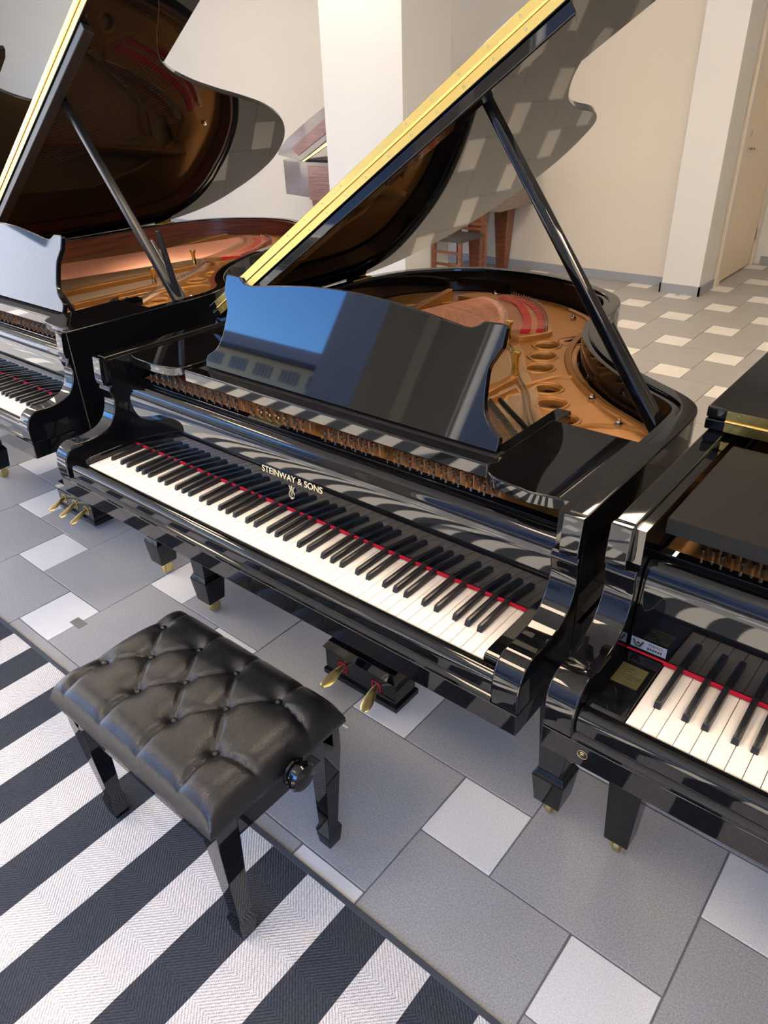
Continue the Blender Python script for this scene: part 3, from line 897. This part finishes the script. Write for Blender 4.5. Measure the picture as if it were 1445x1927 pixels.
text_mesh('lettering', 'PIANO', .0075, 'plaque_ink', stk, (-.018, .1503, .7685), (R(90), 0, 0), .0001)
bm = bmesh.new()
for k in range(6): box(bm, -.0305 + k * .0042, -.0278 + k * .0042, .1501, .1505, .7605 + (k % 2) * .0006, .7650)
part('small_print', bm, 'plaque_ink', stk, 0)
bm = bmesh.new(); tube(bm, [(-.054, .1503, .772), (-.049, .1503, .761), (-.043, .1503, .761), (-.038, .1503, .772)], .0018, 5)
lathe(bm, [(.0028, .1499), (.0028, .1504)], (-.046, 0, .767), 10, 'Y')
part('sticker_mark', bm, 'plaque_ink', stk, 0)
bm = bmesh.new(); tube(bm, [(-.042 + .008 * math.cos(a), -.0375,   .664 + .008 * math.sin(a)) for a in [2 * math.pi * k / 24 for k in range(25)]], .0004, 5, False)
tube(bm, [(-.045, -.0375, .659), (-.045, -.0375, .668), (-.040, -.0375, .668), (-.040, -.0375, .664), (-.045, -.0375, .664)], .0006, 4)
part('round_emblem', bm, 'brass_old', rp, 0, (0, 0, .012))
# left piano: the loose short stick standing by its rim
bm = bmesh.new(); frustum(bm, 0, 0, 0, .022, .016, .235, .018, .012)
part('short_stick', bm, 'satin_black', lp, .003, (1.235, .60, .955), (R(4), R(-8), 0))

bm = B(-.06, -.005, .03, .05, .622, .636); part('lock_plate', bm, 'satin_black', main, .001)
# ------------------------------------------------------------------ bench
bx0, bx1, by0, by1 = .357, .897, -.370, -.036
bench = tag(empty('piano_bench', ((bx0 + bx1) / 2, (by0 + by1) / 2, 0)), 'black tufted leather piano bench with side knob on the striped rug', 'bench')
ox, oy = bench.location.x, bench.location.y


def bpart(nm, bm, mt, par=None, bevel=.002, **k):
    bmesh.ops.translate(bm, verts=bm.verts, vec=(-ox, -oy, 0)); return part(nm, bm, mt, par or bench, bevel, **k)


buttons = [(x, y) for y in (-.103, -.272) for x in (.386, .522, .654, .790)]
buttons = [(.386, -.105), (.522, -.103), (.652, -.101), (.789, -.103), (.384, -.264), (.523, -.271), (.656, -.272), (.792, -.275), (.453, -.187), (.586, -.189), (.717, -.185)]
seams = []
for i, a in enumerate(buttons):
    for c in buttons[i + 1:]:
        if abs(abs(a[1] - c[1]) - .084) < .02 and abs(abs(a[0] - c[0]) - .068) < .02: seams.append((a, c))
cx0, cx1, cy0, cy1 = bx0 - .016, bx1 + .002, by0 - .010, by1 + .010
for (x, y) in buttons:
    if y > -.12: seams.append(((x, y), (x + .004, cy1)))
    elif y < -.25: seams.append(((x, y), (x + .012, cy0)))
for x, y in ((.386, -.105), (.384, -.264)): seams.append(((x, y), (cx0, y)))
for x, y in ((.789, -.103), (.792, -.275)): seams.append(((x, y), (cx1, y + (-.02 if y > -.2 else .02))))


def segd(p, a, c):
    ax, ay = a; dx, dy = c[0] - ax, c[1] - ay
    t = max(0, min(1, ((p[0] - ax) * dx + (p[1] - ay) * dy) / (dx * dx + dy * dy)))
    return math.hypot(p[0] - ax - t * dx, p[1] - ay - t * dy)


NX, NY = 120, 78
bm = bmesh.new(); grid = []
ZT, ZB = .464, .388
for j in range(NY + 1):
    row = []
    for i in range(NX + 1):
        u, v = i / NX, j / NY
        # squarish parametrisation: outer cells form the sides
        su = 2 * u - 1; sv = 2 * v - 1
        e = max(abs(su), abs(sv))
        k = 1.0
        x = (cx0 + cx1) / 2 + su * (cx1 - cx0) / 2; y = (cy0 + cy1) / 2 + sv * (cy1 - cy0) / 2
        mx = min(x - cx0, cx1 - x); my = min(y - cy0, cy1 - y)
        def rnd(m_, r_=.055):
            return 1. if m_ >= r_ else math.sqrt(max(0, 1 - ((r_ - m_) / r_) ** 2))
        hgt = rnd(mx) * rnd(my)
        z = ZB + .03 + (ZT - ZB - .03) * (hgt ** .8) + .004 * (1 - su * su) * (1 - sv * sv)
        dip = 0.; dmin = 9
        for bx_, by_ in buttons:
            r = math.hypot(x - bx_, y - by_); dip += .024 * math.exp(-(r / .022) ** 1.15); dmin = min(dmin, r)
        sd = min(segd((x, y), a, c) for a, c in seams)
        fade = 1.0 if hgt > .9 else max(.3, hgt)
        cre = .0095 * math.exp(-(sd / .011) ** 1.2) * fade + .0035 * math.exp(-(sd / .0028)) * fade
        wr = .0006 * math.sin(math.atan2(y - .2, x) * 40 + x * 300) * math.exp(-dmin / .03)
        z -= max(dip, cre) + .35 * min(dip, cre) + wr
        row.append(bm.verts.new((x, y, z)))
    grid.append(row)
for j in range(NY):
    for i in range(NX): bm.faces.new((grid[j][i], grid[j][i + 1], grid[j + 1][i + 1], grid[j + 1][i]))
ring = [grid[0][i] for i in range(NX)] + [grid[j][NX] for j in range(NY)] + [grid[NY][i] for i in range(NX, 0, -1)] + [grid[j][0] for j in range(NY, 0, -1)]
cm = Vector(((cx0 + cx1) / 2, (cy0 + cy1) / 2, 0))
prev = ring
for dzz, ins in ((-.012, -.004), (-.024, -.005), (-.034, .002), (-.040, .012)):
    cur = []
    for v in ring:
        p = v.co; q = Vector((p.x, p.y, p.z + dzz))
        q.x += -ins * (1 if p.x > cm.x else -1) * (1 if min(p.x - cx0, cx1 - p.x) < .001 else 0)
        q.y += -ins * (1 if p.y > cm.y else -1) * (1 if min(p.y - cy0, cy1 - p.y) < .001 else 0)
        cur.append(bm.verts.new(q))
    n = len(ring)
    for i in range(n): bm.faces.new((prev[i], prev[(i + 1) % n], cur[(i + 1) % n], cur[i]))
    prev = cur
bm.faces.new(prev[::-1])
cush = bpart('cushion', bm, 'leather', None, 0, ang=75)
for bx_, by_ in buttons:
    bm = bmesh.new(); lathe(bm, [(.0075, -.004), (.0075, 0), (.005, .003), (.001, .004)], (bx_, by_, ZT - .0175), 14)
    bpart('button', bm, 'leather', cush, 0)
FT, FB = .392, .335
bpart('apron', B(bx0 + .02, bx1 - .02, by0, by0 + .022, FB, FT - .004), 'lacquer')
bpart('apron', B(bx0 + .02, bx1 - .02, by1 - .022, by1, FB, FT - .004), 'lacquer')
bpart('apron', B(bx0, bx0 + .022, by0 + .02, by1 - .02, FB, FT - .004), 'lacquer')
bpart('apron', B(bx1 - .022, bx1, by0 + .02, by1 - .02, FB, FT - .004), 'lacquer')
bpart('seat_base', B(bx0 + .03, bx1 - .03, by0 + .03, by1 - .03, .372, .395), 'matte_black')
for sx, x in ((1, bx0), (-1, bx1)):
    for sy, y in ((1, by0), (-1, by1)):
        bm = bmesh.new()
        def quad(z, o, w):
            xa, ya = x + sx * o, y + sy * o
            return [bm.verts.new(q) for q in ((xa, ya, z), (xa + sx * w, ya, z), (xa + sx * w, ya + sy * w, z), (xa, ya + sy * w, z))]
        rings = [quad(FT, 0, .052), quad(FB - .01, 0, .050), quad(.078, .015, .033), quad(.060, .009, .045), quad(.008, .014, .036)]
        for a, c in zip(rings, rings[1:]):
            for k in range(4): bm.faces.new((a[k], a[(k + 1) % 4], c[(k + 1) % 4], c[k]))
        bm.faces.new(rings[0]); bm.faces.new(rings[-1][::-1])
        bpart('leg', bm, 'lacquer', None, .0018)
bm = bmesh.new()
lathe(bm, [(.010, 0), (.010, .012), (.026, .013), (.030, .018), (.030, .023), (.025, .026), (.024, .030), (.031, .034), (.032, .042), (.028, .048), (.010, .052), (.001, .052)], (bx1, -.186, .402), 28, 'X')
bpart('height_knob', bm, 'lacquer', None, 0, ang=35)

# ------------------------------------------------------------------ rug
RY0, RY1 = -2.0, -.149
rug = tag(empty('striped_rug', (.35, -1.0, 0)), 'flat woven rug with charcoal and off-white stripes under the bench', 'rug')
SP = .1165; x0 = .8835 - 24 * SP
rx, ry = .35, -1.0
sm1 = bm2mesh(B(0, SP, RY0 - ry, RY1 - .014 - ry, .0005, .0062), 'stripe', 0); sm1.materials.append(MATS['weave_white'])
sm2 = bm2mesh(B(0, SP, RY0 - ry, RY1 - .014 - ry, .0005, .0056), 'stripe', 0); sm2.materials.append(MATS['weave_dark'])
NS = 33
for k in range(NS):
    link('stripe', sm1 if (k - 24) % 2 == 0 else sm2, None, rug, (x0 + k * SP - rx, 0, 0))
bm = B(x0 - .012 - rx, x0 + NS * SP + .012 - rx, RY1 - .014 - ry, RY1 - ry, .0005, .0075)
part('hem', bm, 'hem', rug, .002)

# ------------------------------------------------------------------ small things
tag(part('tape_patch', B(-.425, -.365, -.012, .022, .0003, .0012), 'tape', None, 0), 'small grey tape patch on the floor tile behind the bench', 'tape')
tag(part('paper_scrap', B(.640, .658, .222, .227, .0003, .0015), 'paper', None, 0), 'tiny white paper scrap on the tile below the pedals', 'litter')
bm = bmesh.new(); tube(bm, [(-.30, 5.38, .012), (-.25, 5.40, .012)], .007, 10); lathe(bm, [(.018, 0), (.018, .014), (.01, .022)], (-.305, 5.378, 0), 14)
tag(part('door_stop', bm, 'chrome', None, 0), 'small metal door stop on the floor before the white column', 'door stop')

# ------------------------------------------------------------------ brown piano and chair at the back wall
bp_ = tag(empty('brown_piano', (-3.1, 5.2, 0)), 'brown wooden grand piano with raised lid behind the white pillar', 'piano')


def bw(nm, bm, mt, bevel=.004, par=None, **k):
    bmesh.ops.translate(bm, verts=bm.verts, vec=(3.1, -5.2, 0)); return part(nm, bm, mt, par or bp_, bevel, **k)


pl_ = [(-1.80, 4.98), (-1.80, 5.58), (-4.45, 5.58), (-4.62, 5.52), (-4.68, 5.40), (-4.66, 5.22), (-4.56, 5.08), (-4.14, 4.98)]
bw('case', prism(pl_, .60, .935, 'Z'), 'brown_gloss', .006)
bw('front_frame', B(-4.09, -3.6, 4.965, 4.985, .58, .90), 'brown_wood')
for k in range(3): bw('front_slat', B(-4.03, -3.6, 4.955, 4.966, .66 + k * .07, .69 + k * .07), 'brown_wood', .002)
bw('top_board', B(-4.2, -1.84, 5.02, 5.55, .936, .955), 'matte_black', .002)
lidp = [(-4.58, .985), (-4.575, 1.03), (-4.44, 1.13), (-4.10, 1.31), (-3.80, 1.45), (-3.3, 1.64), (-2.6, 1.78), (-2.6, 1.55), (-3.79, 1.165), (-4.235, .935), (-4.35, .955)]
bw('lid', prism(lidp, 5.03, 5.05, 'Y'), 'brown_gloss', .004)
bw('lid_panel', prism([(-4.36, 1.055), (-3.80, 1.35), (-3.0, 1.62), (-3.0, 1.47), (-3.80, 1.22), (-4.27, .985)], 5.022, 5.031, 'Y'), 'brown_wood', .002)
bw('lid_hinge', prism([(-4.24, .925), (-4.215, .915), (-3.2, 1.37), (-3.2, 1.42)], 5.014, 5.03, 'Y'), 'brass_old', .002)
for x, y in ((-2.06, 5.05), (-4.1, 5.15), (-2.06, 5.50)):
    bm = bmesh.new(); frustum(bm, x, y, .0, .085, .085, .60, .15, .15); bw('leg', bm, 'brown_wood')
ch = tag(empty('wooden_chair', (-2.03, 4.98, 0)), 'brown wooden ladder back chair with dark seat, right of the white pillar', 'chair')


def cw(nm, bm, mt, bevel=.003):
    return part(nm, bm, mt, ch, bevel)


cw('seat', B(-.19, .12, -.42, -.06, .40, .43), 'chair_seat', .006)
for x in (-.19, .085):
    cw('leg', B(x, x + .032, -.42, -.388, 0, .40), 'brown_wood'); cw('back_post', B(x + .03, x + .062, -.08, -.048, 0, .52), 'brown_wood')
for z in (.45, .49): cw('back_slat', B(-.15, .12, -.074, -.056, z, z + .022), 'brown_wood')
for z in (.2, .3): cw('stretcher', B(-.17, .10, -.415, -.395, z, z + .022), 'brown_wood')
